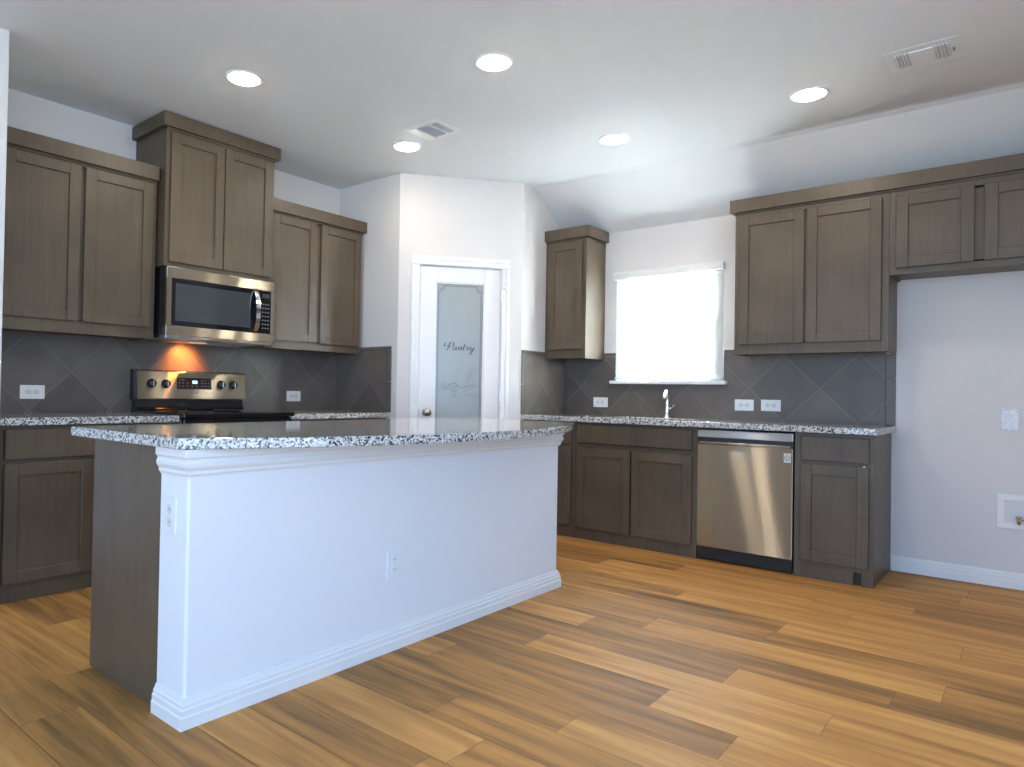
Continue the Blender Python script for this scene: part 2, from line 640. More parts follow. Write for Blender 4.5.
# ------------------------------------------------------------------ room shell
# floor: every plank a face with its own tone; joints taken where the photograph shows them
random.seed(11)
PW = 0.187
JO = {5: [(3.94, .72, .40)], 7: [(2.50, .66, .76)], 8: [(2.95, .30, .80)], 9: [(3.51, .22, .74)],
      11: [(3.03, .30, .78), (4.155, .78, .36)], 12: [(4.02, .26, .22)], 13: [(3.52, .24, .80)],
      14: [(2.76, .22, .76), (3.89, .76, .66)], 15: [(3.40, .16, .82)], 16: [(2.545, .62, .30), (3.70, .30, .82)],
      17: [(3.26, .30, .80)], 18: [(2.875, .18, .52)], 19: [(3.125, .80, .45)], 21: [(1.08, .34, .86)],
      22: [(1.70, .60, .18)], 23: [(2.0, .40, .24)]}
bm = bmesh.new()
cl = bm.loops.layers.float_color.new('tone')
for k in range(-1, 50):
    yc = 0.01 - PW * k
    y0, y1 = yc - PW / 2, yc + PW / 2
    y1 = min(y1, 0.0)
    y0 = max(y0, YR)
    if y1 <= y0:
        continue
    LN = 1.22
    xs, tones = [], {}
    if k in JO:
        js = JO[k]
        x = js[0][0]
        while x > 0:
            x -= LN
            xs.append(x)
        xs.reverse()
        for x, a, c in js:
            xs.append(x)
        tones[js[0][0] - 0.01] = js[0][1]
        for x, a, c in js:
            tones[x + 0.01] = c
        x = js[-1][0]
    else:
        x = -random.random() * LN
        xs.append(x)
    while x < XR:
        x += LN
        xs.append(x)
    for a, c in zip(xs, xs[1:]):
        a2, c2 = max(a, 0.0), min(c, XR)
        if c2 <= a2:
            continue
        tone = random.choice((.22, .34, .45, .58, .66, .74, .78))
        for tx, tv in tones.items():
            if a < tx < c:
                tone = tv
        tone = .27 + .56 * tone
        g = 0.0008
        f = bm.faces.new([bm.verts.new(p) for p in ((a2 + g, y0 + g, 0), (c2 - g, y0 + g, 0), (c2 - g, y1 - g, 0), (a2 + g, y1 - g, 0))])
        rv = random.random()
        for lp in f.loops:
            lp[cl] = (tone, rv, 0, 1)
vs = [bm.verts.new(p) for p in ((0, YR, -0.002), (XR, YR, -0.002), (XR, 0, -0.002), (0, 0, -0.002))]
f = bm.faces.new(vs)
for lp in f.loops:
    lp[cl] = (0.0, .5, 0, 1)
me = bpy.data.meshes.new('floor')
bm.to_mesh(me)
bm.free()
me.materials.append(M['floor'])
fl = bpy.data.objects.new('floor', me)
COL.objects.link(fl)
struct(fl)

# ceiling: flat, then a slope down to the window wall
mb = MB()
mb.prism([(YR - .12, H), (CR - .04, H), (CR - .01, H - .003), (CR + .03, H - .018), (0, WS), (.12, WS - .08), (.12, H + .1), (YR - .12, H + .1)], 'u', -0.12, XR + .12)
struct(mb.build('ceiling', 'ceiling'))

WX0, WX1, WZ0, WZ1 = 1.80, 2.575, 1.192, 2.03      # window opening
struct(MB().box(-.12, 0, YR, 0.12, 0, H + .05).build('wall_left', 'wall'))
mb = MB()
mb.box(0, WX0, 0, .14, 0, WS).box(WX1, XR, 0, .14, 0, WS).box(WX0, WX1, 0, .14, 0, WZ0).box(WX0, WX1, 0, .14, WZ1, WS)
struct(mb.build('wall_back', 'wall'))
# rear and right walls of the living area, each with its large window opening
mb = MB()
mb.box(0, .18, YR - .12, YR, 0, H).box(.52, 2.0, YR - .12, YR, 0, H).box(.18, .52, YR - .12, YR, 0, .08).box(.18, .52, YR - .12, YR, 2.4, H)  # unseen narrow opening, added for a bright streak reflected in the dishwasher door
mb.box(5.9, XR, YR - .12, YR, 0, H).box(2.0, 5.9, YR - .12, YR, 0, .35).box(2.0, 5.9, YR - .12, YR, 2.25, H)
struct(mb.build('wall_rear', 'wall'))
mb = MB()
mb.box(XR, XR + .12, -3.7, .12, 0, H).box(XR, XR + .12, YR, -8.6, 0, H).box(XR, XR + .12, -8.6, -3.7, 0, .25).box(XR, XR + .12, -8.6, -3.7, 2.3, H)
struct(mb.build('wall_right', 'wall'))
portal('rear_window_portal', (3.95, YR - .06, 1.3), (R(90), 0, 0), 3.9, 1.9)
portal('side_window_portal', (XR + .06, -6.15, 1.275), (R(90), 0, R(90)), 4.9, 2.05)
portal('sink_window_portal', ((WX0 + WX1) / 2, 0.16, (WZ0 + WZ1) / 2), (R(-90), 0, 0), WX1 - WX0, WZ1 - WZ0)
# stub wall that ends the range run
struct(MB().box(0, 0.72, -4.21, -4.083, 0, H, .006, 2).build('wall_end', 'wall'))

# pantry walls
T = (PB - PA).normalized()
PL = (PB - PA).length
PANG = math.atan2(T.y, T.x)
NIN = Vector((-T.y, T.x, 0))
struct(MB().box(0, PA.x, PA.y, PA.y + .1, 0, H).build('wall_pantry_side', 'wall'))
mb = MB()
mb.prism([(PB.y, 0), (0, 0), (0, WS), (CR, H), (PB.y, H)], 'u', PB.x - .1, PB.x)
struct(mb.build('wall_pantry_return', 'wall'))


def pantry_empty(name):
    e = bpy.data.objects.new(name, None)
    e.location = PA
    e.rotation_euler = (0, 0, PANG)
    COL.objects.link(e)
    return e


DS0, DS1, DZ1 = 0.160, 0.817, 2.056       # rough opening in the angled wall
mb = MB()
mb.prism([(0, 0), (DS0, 0), (DS0, .1), (.065, .1)], 'z', 0, H)
mb.prism([(DS1, 0), (PL, 0), (PL - .065, .1), (DS1, .1)], 'z', 0, H)
mb.box(DS0, DS1, 0, .1, DZ1, H)
wp = mb.build('wall_pantry_front', 'wall')
wp.location = PA
wp.rotation_euler = (0, 0, PANG)
struct(wp)


def trim_run(mb, profile, u0, u1):
    mb.prism(profile, 'u', u0, u1)


BBH = 0.092
BBP = [(0, 0), (.016, 0), (.016, .042), (.0135, .047), (.0135, .066), (.010, .070), (.010, .080), (.006, .088), (.004, BBH), (0, BBH)]
mb = MB(BACK)
mb.prism(BBP, 'u', 3.71, XR)
struct(mb.build('baseboard_back', 'trim'))
mb = MB()
for a, b in ((0, .10), (.885, PL)):
    mb.prism([(-d, z) for d, z in BBP], 'u', a, b)
o = mb.build('baseboard_pantry', 'trim')
o.location, o.rotation_euler = PA, (0, 0, PANG)
struct(o)

# ------------------------------------------------------------------ pantry door
CAS = [(0.0, 0.0), (.010, 0.0), (.016, .006), (.016, .030), (.013, .034), (.018, .040), (.018, .060), (.014, .068), (0, .068)]   # (out, across) from the door outwards
mb = MB()
L0, L1, ZH = 0.166, 0.813, 2.052          # inner edges of the casing
mb.prism([(L0 - a, -d) for d, a in CAS], 'z', 0, ZH)
mb.prism([(L1 + a, -d) for d, a in CAS], 'z', 0, ZH)
mb.prism([(-d, ZH + a) for d, a in CAS], 'u', L0 - .068, L1 + .068)
# jamb behind the casing
mb.box(DS0, L0 + .002, 0, .09, 0, ZH).box(L1 - .002, DS1, 0, .09, 0, ZH).box(DS0, DS1, 0, .09, ZH - .002, DZ1)
o = mb.build('trim_1', 'trim')
o.location, o.rotation_euler = PA, (0, 0, PANG)
struct(o)

GS0, GS1, GZ0, GZ1 = 0.292, 0.682, 0.28, 1.926
mb = MB()
da, db = .006, .041
mb.box(.170, GS0, da, db, .012, 2.046, .002).box(GS1, .809, da, db, .012, 2.046, .002)
mb.box(GS0, GS1, da, db, .012, GZ0, .002).box(GS0, GS1, da, db, GZ1, 2.046, .002)
# beading round the glass
for q in ((GS0, GS0 + .010, GZ0, GZ1), (GS1 - .010, GS1, GZ0, GZ1), (GS0, GS1, GZ0, GZ0 + .010), (GS0, GS1, GZ1 - .010, GZ1)):
    mb.box(q[0], q[1], da + .004, da + .016, q[2], q[3])
door = mb.build('door_1', 'trim')
door.location, door.rotation_euler = PA, (0, 0, PANG)
struct(door)
glass = MB().box(GS0 + .002, GS1 - .002, da + .012, da + .020, GZ0 + .002, GZ1 - .002).build('glass_pane', 'frost', door, True)
glass['label'] = 'grey frosted glass pane with etched border'
GY = da + .012       # glass front


def catmull(P, per=8):
    P = [Vector(p) for p in P]
    Q = [P[0]] + P + [P[-1]]
    out = []
    for i in range(1, len(Q) - 2):
        a, b, c, d = Q[i - 1:i + 3]
        for k in range(per):
            t = k / per
            out.append(.5 * ((2 * b) + (c - a) * t + (2 * a - 5 * b + 4 * c - d) * t * t + (3 * b - a - 3 * c + d) * t ** 3))
    out.append(P[-1])
    return out


def ribbon(mb, pts, w, y, th=.0006):
    """pts: 2D points in the pane; w: width or function of t; a pen stroke of real thickness"""
    n = len(pts)
    A, B = [], []
    for i, p in enumerate(pts):
        d = (pts[min(i + 1, n - 1)] - pts[max(i - 1, 0)])
        d = d.normalized() if d.length > 1e-9 else Vector((1, 0))
        nn = Vector((-d.y, d.x))
        ww = w(i / (n - 1), d) if callable(w) else w
        A.append(p + nn * ww / 2)
        B.append(p - nn * ww / 2)
    fa = [mb._v((p.x, y - th, p.y)) for p in A]
    fb = [mb._v((p.x, y - th, p.y)) for p in B]
    ba = [mb._v((p.x, y + .0002, p.y)) for p in A]
    bb = [mb._v((p.x, y + .0002, p.y)) for p in B]
    for i in range(n - 1):
        mb.bm.faces.new((fa[i], fa[i + 1], fb[i + 1], fb[i]))
        mb.bm.faces.new((fa[i], ba[i], ba[i + 1], fa[i + 1]))
        mb.bm.faces.new((fb[i], fb[i + 1], bb[i + 1], bb[i]))
    return mb


# etched border with scooped corners
mb = MB()
ins, rc = .026, .034
x0, x1, z0, z1 = GS0 + ins, GS1 - ins, GZ0 + ins, GZ1 - ins
loop = []
for cx_, cz_, a0 in ((x0, z1, -90), (x1, z1, 180), (x1, z0, 90), (x0, z0, 0)):
    arc = [Vector((cx_ + rc * math.cos(R(a0 + t * 90 / 8)), cz_ + rc * math.sin(R(a0 + t * 90 / 8)))) for t in range(9)]
    # run each scoop so that the outline goes clockwise from the upper corner
    loop += {(x0, z1): arc, (x1, z1): arc, (x1, z0): arc, (x0, z0): arc}[(cx_, cz_)]
loop.append(loop[0])
ribbon(mb, loop, .006, GY)
for cx_, cz_, a0 in ((x0, z1, -90), (x1, z1, 180), (x1, z0, 90), (x0, z0, 0)):
    arc = [Vector((cx_ + (rc + .012) * math.cos(R(a0 + t * 90 / 8)), cz_ + (rc + .012) * math.sin(R(a0 + t * 90 / 8)))) for t in range(9)]
    ribbon(mb, arc, .004, GY)
for a, b in (((x0 - .014, z0), (x0 - .014, z1)), ((x1 + .014, z0), (x1 + .014, z1))):
    ribbon(mb, [Vector(a), Vector(b)], .003, GY)
for a, b in (((x0, z1 + .012), (x1, z1 + .012)), ((x0, z0 - .012), (x1, z0 - .012))):
    ribbon(mb, [Vector(a), Vector(b)], .003, GY)
mb.build('etched_border', 'etch_line', glass, True)

# the word Pantry in a slanted script; pen strokes on a unit grid (x-height = 1)
STROKES = [
    [(.55, 2.05), (.15, 1.55), (.35, 1.0), (1.1, 1.35), (1.7, 2.15), (2.5, 2.35), (3.0, 1.9), (2.7, 1.25), (1.9, 1.0), (1.35, 1.1)],      # P bowl with its flourish
    [(1.95, 2.15), (1.55, 1.2), (1.2, .4), (.8, .0), (.35, .12)],                                                                  # P stem
    [(3.75, .85), (3.35, 1.0), (2.85, .6), (2.8, .1), (3.15, .0), (3.6, .5), (3.85, .98)], [(3.85, .98), (3.6, .3), (3.75, .0), (4.1, .25), (4.45, .8)],  # a
    [(4.45, .8), (4.65, .98), (4.62, .6), (4.38, .0)], [(4.45, .25), (4.9, .8), (5.25, 1.0), (5.32, .7), (5.12, .15), (5.3, .0), (5.65, .35), (5.95, .9)],  # n
    [(6.4, 1.85), (6.05, .95), (5.82, .3), (5.95, .0), (6.3, .2), (6.7, .75)], [(5.75, 1.12), (6.2, 1.2), (6.6, 1.3)],           # t
    [(6.7, .75), (6.9, 1.08), (7.05, .9), (7.4, .92), (7.25, .45), (7.15, .1), (7.4, .0), (7.75, .4), (8.0, .85)],              # r
    [(8.0, .85), (8.25, 1.0), (8.2, .6), (8.1, .15), (8.35, .0), (8.75, .4), (9.1, .98)], [(9.1, .98), (8.75, .0), (8.35, -.95), (7.9, -1.3), (7.75, -.95), (8.2, -.4), (8.9, .1), (9.5, .45)],  # y
]
mb = MB()
us = .246 / 9.4
for st in STROKES:
    pts = [Vector((.366 + us * x, 1.404 + us * .98 * y)) for x, y in st]
    pts = [Vector((p.x, p.y)) for p in catmull([p.to_3d() for p in pts], 8)]
    ribbon(mb, pts, lambda t, d: .0032 + .0052 * max(0.0, -d.y) ** 1.5, GY)
mb.build('lettering', 'ink', glass, True)

# faint etched spray of leaves and grain below the word
random.seed(4)
mb = MB()
for sx, sz, ang, ln in ((.46, 1.07, 95, .24), (.50, 1.06, 62, .26), (.48, 1.08, 150, .13), (.50, 1.07, 25, .14), (.43, 1.10, 170, .07), (.55, 1.12, 78, .16), (.52, 1.05, 8, .11)):
    base = Vector((sx, sz))
    pts, a = [base], ang
    for i in range(8):
        pts.append(pts[-1] + Vector((math.cos(R(a)), math.sin(R(a)))) * ln / 8)
        a += random.uniform(-9, 7)
    ribbon(mb, pts, .0028, GY)
    for i, p in enumerate(pts[2:]):
        for sgn in (-1, 1):
            aa = ang + sgn * 38
            q = p + Vector((math.cos(R(aa)), math.sin(R(aa)))) * .026
            m_ = (p + q) / 2
            ribbon(mb, [p, m_, q], lambda t, d: .0012 + .009 * math.sin(math.pi * t), GY)
mb.build('etching', 'etch', glass, True)
mb = MB()
for i in range(5):
    z = 1.118 - i * .020
    w_ = (.05, .04, .034, .03, .022)[i]
    ribbon(mb, [Vector((.43 + .012 * (i % 2), z)), Vector((.43 + w_, z + .003)), Vector((.44 + w_, z - .002))], .005, GY)
ribbon(mb, catmull_pts := [Vector((p.x, p.y)) for p in catmull([Vector((x, z, 0)) for x, z in ((.40, 1.13), (.46, 1.145), (.50, 1.11), (.56, 1.125), (.61, 1.135))], 6)], .006, GY)
mb.build('etching', 'etch_line', glass, True)

kb = MB()
kb.lathe((.233, da, .917), (0, -1, 0), [(0, -.002), (.033, -.002), (.033, .004), (.028, .009), (.012, .012), (.011, .030), (.020, .036), (.029, .046), (.031, .056), (.027, .066), (.015, .072), (0, .073)])
kb.build('door_knob', 'nickel', door, True)
for z in (.28, 1.05, 1.832):
    hb = MB()
    hb.cyl((.812, -.004, z - .045), (.812, -.004, z + .045), .006, n=12)
    hb.cyl((.812, -.004, z + .045), (.812, -.004, z + .051), .004, n=12)
    hb.box(.806, .830, -.0215, .0, z - .044, z + .044)
    hb.build('hinge', 'trim', door, True)
ds = MB()
ds.cyl((.812, -.006, 1.888), (.840, -.045, 1.896), .004, n=10)
ds.cyl((.836, -.040, 1.895), (.842, -.048, 1.8965), .009, n=12)
ds.box(.800, .826, -.008, -.001, 1.880, 1.892)
ds.build('door_stop', 'plastic', door, True)
sp = MB()
sp.box(.1655, .1705, -.004, .03, .885, .945)
sp.build('strike_plate', 'nickel', door, True)

# ------------------------------------------------------------------ window and blind
mb = MB()
fy0, fy1 = .055, .115
for q in ((WX0, WX0 + .045, WZ0, WZ1), (WX1 - .045, WX1, WZ0, WZ1), (WX0, WX1, WZ0, WZ0 + .045), (WX0, WX1, WZ1 - .045, WZ1), (WX0, WX1, 1.575, 1.622)):
    mb.box(q[0], q[1], fy0, fy1, q[2], q[3], .003)
win = struct(mb.build('window_1', 'trim'))
struct(MB().box(WX0 + .04, WX1 - .04, .080, .086, WZ0 + .04, 1.58).box(WX0 + .04, WX1 - .04, .090, .096, 1.615, WZ1 - .04).build('window_pane', 'pane', win))
mb = MB()
mb.box(1.768, 2.692, -.060, .0, 1.166, WZ0, .004, 2).box(WX0, WX1, -.005, .056, 1.176, WZ0)
struct(mb.build('window_sill', 'trim', win))
bl = thing('window_blind', 'white slatted blind lowered over the bright window above the sink counter', 'blind', (2.23, -.03, 1.195))
MB().box(1.782, 2.662, -.044, -.002, 2.012, 2.066, .004, 2).box(1.778, 2.666, -.050, -.036, 2.050, 2.070, .003, 2).build('valance', 'plastic', bl)
mb = MB()
ns = 19
for i in range(ns):
    z = 1.985 - i * .0415
    tlt = R(-76)
    c, s = math.cos(tlt) * .025, math.sin(tlt) * .025
    y = -.026
    poly = [(y - c, z + s), (y, z + .0035), (y + c, z - s), (y + c, z - s - .0028), (y, z + .0007), (y - c, z + s - .0028)]
    mb.prism(poly, 'u', 1.808, 2.658)
mb.build('slats', 'slat', bl)
MB().box(1.808, 2.658, -.048, -.006, 1.200, 1.216, .003).build('bottom_rail', 'slat', bl)
for x in (1.95, 2.52):
    MB().box(x - .0012, x + .0012, -.041, -.039, 1.215, 2.012).build('ladder_cord', 'slat', bl)

# ------------------------------------------------------------------ tile backsplash
TS = 0.455


def tile_face(parent, name, fmap, rects, a0, b0, th=.008):
    """slabs on a wall; the diagonal lattice sits in the UVs (a0 = u+z of one joint, b0 = u-z of one)"""
    mb = MB()
    for u0, u1, z0, z1 in rects:
        mb.box(u0, u1, .0006, th, z0, z1)
    uv = mb.bm.loops.layers.uv.new('UVMap')
    for f in mb.bm.faces:
        for lp in f.loops:
            u, d, z = lp.vert.co
            lp[uv].uv = ((u + z - a0) / TS + 40, (u - z - b0) / TS + 40)
    for v in mb.bm.verts:
        v.co = fmap(*v.co)
    return mb.build(name, 'tile', parent)


def bullnose(parent, fmap, u0, u1, z0, z1, n, along):
    """edge strip made of separate pieces with thin joints between them"""
    mb = MB()
    for i in range(n):
        if along == 'z':
            a, b = z0 + (z1 - z0) * i / n, z0 + (z1 - z0) * (i + 1) / n
            mb.box(u0, u1, .0006, .0095, a + .0012, b - .0012, .003)
        else:
            a, b = u0 + (u1 - u0) * i / n, u0 + (u1 - u0) * (i + 1) / n
            mb.box(a + .0012, b - .0012, .0006, .0095, z0, z1, .003)
    uv = mb.bm.loops.layers.uv.new('UVMap')
    for f in mb.bm.faces:
        for lp in f.loops:
            lp[uv].uv = (.5, .5)
    for v in mb.bm.verts:
        v.co = fmap(*v.co)
    return mb.build('edge_tile', 'tile', parent)


YE = -4.083
t = thing('tile_backsplash', 'dark diagonal tile backsplash behind the range and below the microwave', 'backsplash', (0, -2.76, ZC), group='tile backsplashes')
tile_face(t, 'tile_panel', STOVE, [(YE, PA.y, ZC, ZU + .0115)], -2.352, -4.66)
PSIDE = lambda u, d, z: (u, PA.y - d, z)
t = thing('tile_backsplash', 'short dark tile return on the pantry wall beside the range counter', 'backsplash', (.33, PA.y, ZC), group='tile backsplashes')
tile_face(t, 'tile_panel', PSIDE, [(.0085, .605, ZC, ZT - .03)], 1.55, -.735)
bullnose(t, PSIDE, .3, .655, ZT - .029, ZT, 2, 'u')
bullnose(t, PSIDE, .606, .655, ZC, ZT - .030, 2, 'z')
t = thing('tile_backsplash', 'dark diagonal tile backsplash running below the window to the refrigerator space', 'backsplash', (2.4, 0, ZC), group='tile backsplashes')
PRET = lambda u, d, z: (PB.x + d, u, z)
tile_face(t, 'tile_panel', BACK, [(PB.x + .0085, 1.806, ZC, ZT - .03), (1.806, 2.662, ZC, 1.166), (2.662, 3.672, ZC, ZT - .03)], 3.528, 1.70)
bullnose(t, BACK, 1.692, 1.806, ZT - .029, ZT, 1, 'u')
bullnose(t, BACK, 2.662, 2.834, ZT - .029, ZT, 1, 'u')
bullnose(t, BACK, 3.673, 3.728, ZC, ZU, 3, 'z')
t = thing('tile_backsplash', 'short dark tile return on the pantry wall beside the sink counter', 'backsplash', (PB.x, -.33, ZC), group='tile backsplashes')
tile_face(t, 'tile_panel', PRET, [(-.612, 0, ZC, ZT - .03)], .79, -1.48)
bullnose(t, PRET, -.659, -.318, ZT - .029, ZT, 2, 'u')
bullnose(t, PRET, -.659, -.613, ZC, ZT - .030, 2, 'z')


# ------------------------------------------------------------------ cabinets
def door_mesh(f, u0, u1, z0, z1, d, fw=.060, th=.020):
    mb = MB(f)
    b = .0018
    mb.box(u0, u0 + fw, d, d + th, z0, z1, b).box(u1 - fw, u1, d, d + th, z0, z1, b)
    mb.box(u0 + fw, u1 - fw, d, d + th - .0004, z0, z0 + fw, b).box(u0 + fw, u1 - fw, d, d + th - .0004, z1 - fw, z1, b)
    mb.box(u0 + fw - .002, u1 - fw + .002, d, d + th - .010, z0 + fw - .002, z1 - fw + .002)
    return mb


def crown_mesh(f, u0, u1, d, z0, z1, left=True, right=True, p=.030):
    """flat board crown standing proud of the face, with returns where the end shows"""
    mb = MB(f)
    a = u0 - (p if left else 0)
    b = u1 + (p if right else 0)
    mb.box(a, b, d - .02, d + p, z0, z1, .0006)
    mb.box(a, a + .03 if left else a + .02, .001, d - .02, z0, z1, .002)
    mb.box(b - .03 if right else b - .02, b, .001, d - .02, z0, z1, .002)
    mb.box(a + .012, b - .012, .002, d + p - .012, z0 + .004, z0 + .02)
    mb.box(u0, u1, d - .02, d + .008, z0 - .012, z0 + .006)
    return mb


def wall_cabinet(label, f, u0, u1, d, z0, z1, zc, doors, dz0, dz1, left=True, right=True, mid=None):
    base = f((u0 + u1) / 2, 0, z0)
    t = thing('wall_cabinet', label, 'cabinet', base, 0, 'brown wall cabinets')
    mb = MB(f)
    # carcass set in from the frame underneath so that the frame's lower edge hangs down
    mb.box(u0, u1, .001, d - .019, z0 + .012, z1, .001)
    mb.box(u0, u0 + .016, .010, d - .019, z0, z0 + .012).box(u1 - .016, u1, .010, d - .019, z0, z0 + .012)
    mb.build('body', 'wood', t)
    mb = MB(f)
    st = .040
    mb.box(u0, u0 + st, d - .019, d, z0, z1, .001).box(u1 - st, u1, d - .019, d, z0, z1, .001)
    mb.box(u0 + st, u1 - st, d - .019, d, z0, dz0 + .012, .001).box(u0 + st, u1 - st, d - .019, d, dz1 - .012, z1, .001)
    for a, b in zip(doors, doors[1:]):
        mb.box(a[1] - .014, b[0] + .014, d - .019, d, dz0, dz1, .001)
    mb.build('face_frame', 'wood', t)
    for a, b in doors:
        door_mesh(f, a, b, dz0, dz1, d).build('cabinet_door', 'wood', t)
    crown_mesh(f, u0, u1, d, zc[0], zc[1], left, right).build('crown', 'wood', t)
    return t


CRZ = (2.332, ZCR)
wall_cabinet('two-door brown wall cabinet between the white wall end and the microwave', STOVE, YE, -3.1575, DU, ZU, 2.34, CRZ, [(-3.99, -3.602), (-3.578, -3.186)], 1.433, 2.310, left=False, right=False)
wall_cabinet('tall deep two-door brown cabinet mounted directly above the microwave', STOVE, -3.1451, -2.3676, .402, 1.812, 2.665, (2.655, 2.738), [(-3.120, -2.760), (-2.752, -2.392)], 1.838, 2.630)
wall_cabinet('two-door brown wall cabinet between the microwave and the pantry wall', STOVE, -2.366, -1.4727, DU, ZU, 2.34, CRZ, [(-2.325, -1.936), (-1.889, -1.490)], 1.422, 2.314, left=False, right=True)
wall_cabinet('narrow single-door brown wall cabinet between pantry and window', BACK, PB.x + .002, 1.6901, DU, ZU, 2.34, CRZ, [(1.348, 1.660)], 1.436, 2.302, left=False, right=True)
wall_cabinet('tall two-door brown wall cabinet beside the window, above the dishwasher', BACK, 2.8346, 3.7300, DU, ZU, 2.34, CRZ, [(2.868, 3.268), (3.283, 3.692)], 1.431, 2.292, left=True, right=False)
wall_cabinet('short two-door brown wall cabinet bridging the empty refrigerator space', BACK, 3.7305, 4.640, DU, 1.8204, 2.34, CRZ, [(3.765, 4.134), (4.178, 4.600)], 1.858, 2.284, left=False, right=True)


def base_cabinet(label, f, u0, u1, fronts, stiles, d=DB, ends=(False, False), notch=0.0, hollow=False):
    """fronts: list of ('drawer'|'door', u0, u1, z0, z1)"""
    t = thing('base_cabinet', label, 'cabinet', f((u0 + u1) / 2, d / 2, 0), 0, 'brown base cabinets')
    mb = MB(f)
    if hollow:      # open top for the sink bowl
        mb.box(u0, u0 + .018, .012, d - .019, .10, ZCT).box(u1 - .018, u1, .012, d - .019, .10, ZCT)
        mb.box(u0 + .018, u1 - .018, .012, .024, .10, ZCT).box(u0 + .018, u1 - .018, .024, d - .019, .10, .118)
    else:
        mb.box(u0, u1, .012, d - .019, .10, ZCT, .001)
    mb.box(u0 + .019, u1 - .019, .012, d - .079, 0, .10)
    for e, (a, b) in zip(ends, ((u0, u0 + .018), (u1 - .018, u1))):
        if e:
            mb.box(a, b, .012, d - .019, 0, .10)
    mb.build('body', 'wood', t)
    mb = MB(f)
    for a, b in stiles:
        mb.box(a, b, d - .019, d, 0, ZCT, .001)
    for (a, b), (c, e) in zip(stiles, stiles[1:]):
        mb.box(b, c, d - .019, d, .075, .112, .001).box(b, c, d - .019, d, .668, .712, .001).box(b, c, d - .019, d, .845, ZCT, .001)
    mb.build('face_frame', 'wood', t)
    for kind, a, b, z0, z1 in fronts:
        if kind == 'drawer':
            mb = MB(f)
            mb.box(a, b, d, d + .020, z0, z1, .003)
            mb.build('drawer_front', 'wood', t)
        else:
            door_mesh(f, a, b, z0, z1, d).build('cabinet_door', 'wood', t)
    mb = MB(f)
    mb.box(stiles[0][1], stiles[-1][0] - notch, d - .014, d - .003, 0, .0745)
    mb.build('toe_kick', 'wood', t)
    return t


def one_bay(u0, u1, z=(.702, .850), dz=(.095, .682)):
    a, b = u0 + .032, u1 - .032
    return [('drawer', a, b, *z), ('door', a, b, *dz)]


base_cabinet('brown base cabinet with drawer under the counter between white wall end and range', STOVE, YE, -3.150,
             [('drawer', -4.030, -3.180, .702, .852), ('door', -4.030, -3.612, .095, .682), ('door', -3.600, -3.180, .095, .682)], [(YE, YE + .05), (-3.19, -3.150)])
base_cabinet('brown base cabinet under the counter between range and pantry wall', STOVE, -2.362, PA.y - .002,
             [('drawer', -2.33, -1.475, .702, .852), ('door', -2.33, -1.91, .095, .682), ('door', -1.895, -1.475, .095, .682)], [(-2.362, -2.32), (-1.49, PA.y - .002)])
base_cabinet('brown base cabinet with drawer tucked in the counter end beside pantry', BACK, PB.x + .002, 1.7686,
             one_bay(PB.x + .02, 1.782), [(PB.x + .002, PB.x + .04), (1.735, 1.7686)])
base_cabinet('brown two-door sink base cabinet below the window and faucet', BACK, 1.7696, 2.7000,
             [('drawer', 1.800, 2.668, .716, .852), ('door', 1.800, 2.228, .085, .678), ('door', 2.240, 2.668, .085, .678)], [(1.7696, 1.81), (2.655, 2.7000)], hollow=True)
base_cabinet('single-door brown base cabinet with drawer ending the run beside refrigerator space', BACK, 3.2930, 3.7084,
             [('drawer', 3.330, 3.684, .705, .848), ('door', 3.330, 3.684, .104, .682)], [(3.2930, 3.336), (3.650, 3.7084)], ends=(False, True), notch=.042)

# ------------------------------------------------------------------ worktops


def worktop(label, poly, group='granite worktops', z0=ZCT, z1=ZC, name='countertop', hole=None):
    bm = bmesh.new()
    A = [bm.verts.new((x, y, z0)) for x, y in poly]
    B = [bm.verts.new((x, y, z1)) for x, y in poly]
    n = len(poly)
    if hole:
        for ring, z in ((A, z0), (B, z1)):
            hv = [bm.verts.new((x, y, z)) for x, y in hole]
            es = [bm.edges.new((r[i], r[(i + 1) % len(r)])) for r in (ring, hv) for i in range(len(r))]
            bmesh.ops.triangle_fill(bm, edges=es, use_beauty=True)
            if z == z0:
                low = hv
            else:
                for i in range(len(hv)):
                    j = (i + 1) % len(hv)
                    bm.faces.new((low[i], low[j], hv[j], hv[i]))
    else:
        bm.faces.new(A[::-1])
        bm.faces.new(B)
    for i in range(n):
        bm.faces.new((A[i], A[(i + 1) % n], B[(i + 1) % n], B[i]))
    bmesh.ops.recalc_face_normals(bm, faces=bm.faces[:])
    ed = [e for e in bm.edges if abs(e.verts[0].co.z - e.verts[1].co.z) < 1e-6 and len(e.link_faces) == 2 and e.calc_face_angle(0) > .5]
    bmesh.ops.bevel(bm, geom=ed, offset=.004, segments=2, affect='EDGES', profile=.5)
    cx_ = sum(p[0] for p in poly) / n
    cy_ = sum(p[1] for p in poly) / n
    mb = MB()
    mb.bm.free()
    mb.bm = bm
    for v in bm.verts:
        v.co -= Vector((cx_, cy_, z0))
    o = mb.build(name, 'granite')
    o.location = (cx_, cy_, z0)
    return tag(o, label, 'countertop', group)


def arc_corner(cx_, cy_, r, a0, a1, n=6):
    return [(cx_ + r * math.cos(R(a0 + (a1 - a0) * i / n)), cy_ + r * math.sin(R(a0 + (a1 - a0) * i / n))) for i in range(n + 1)]


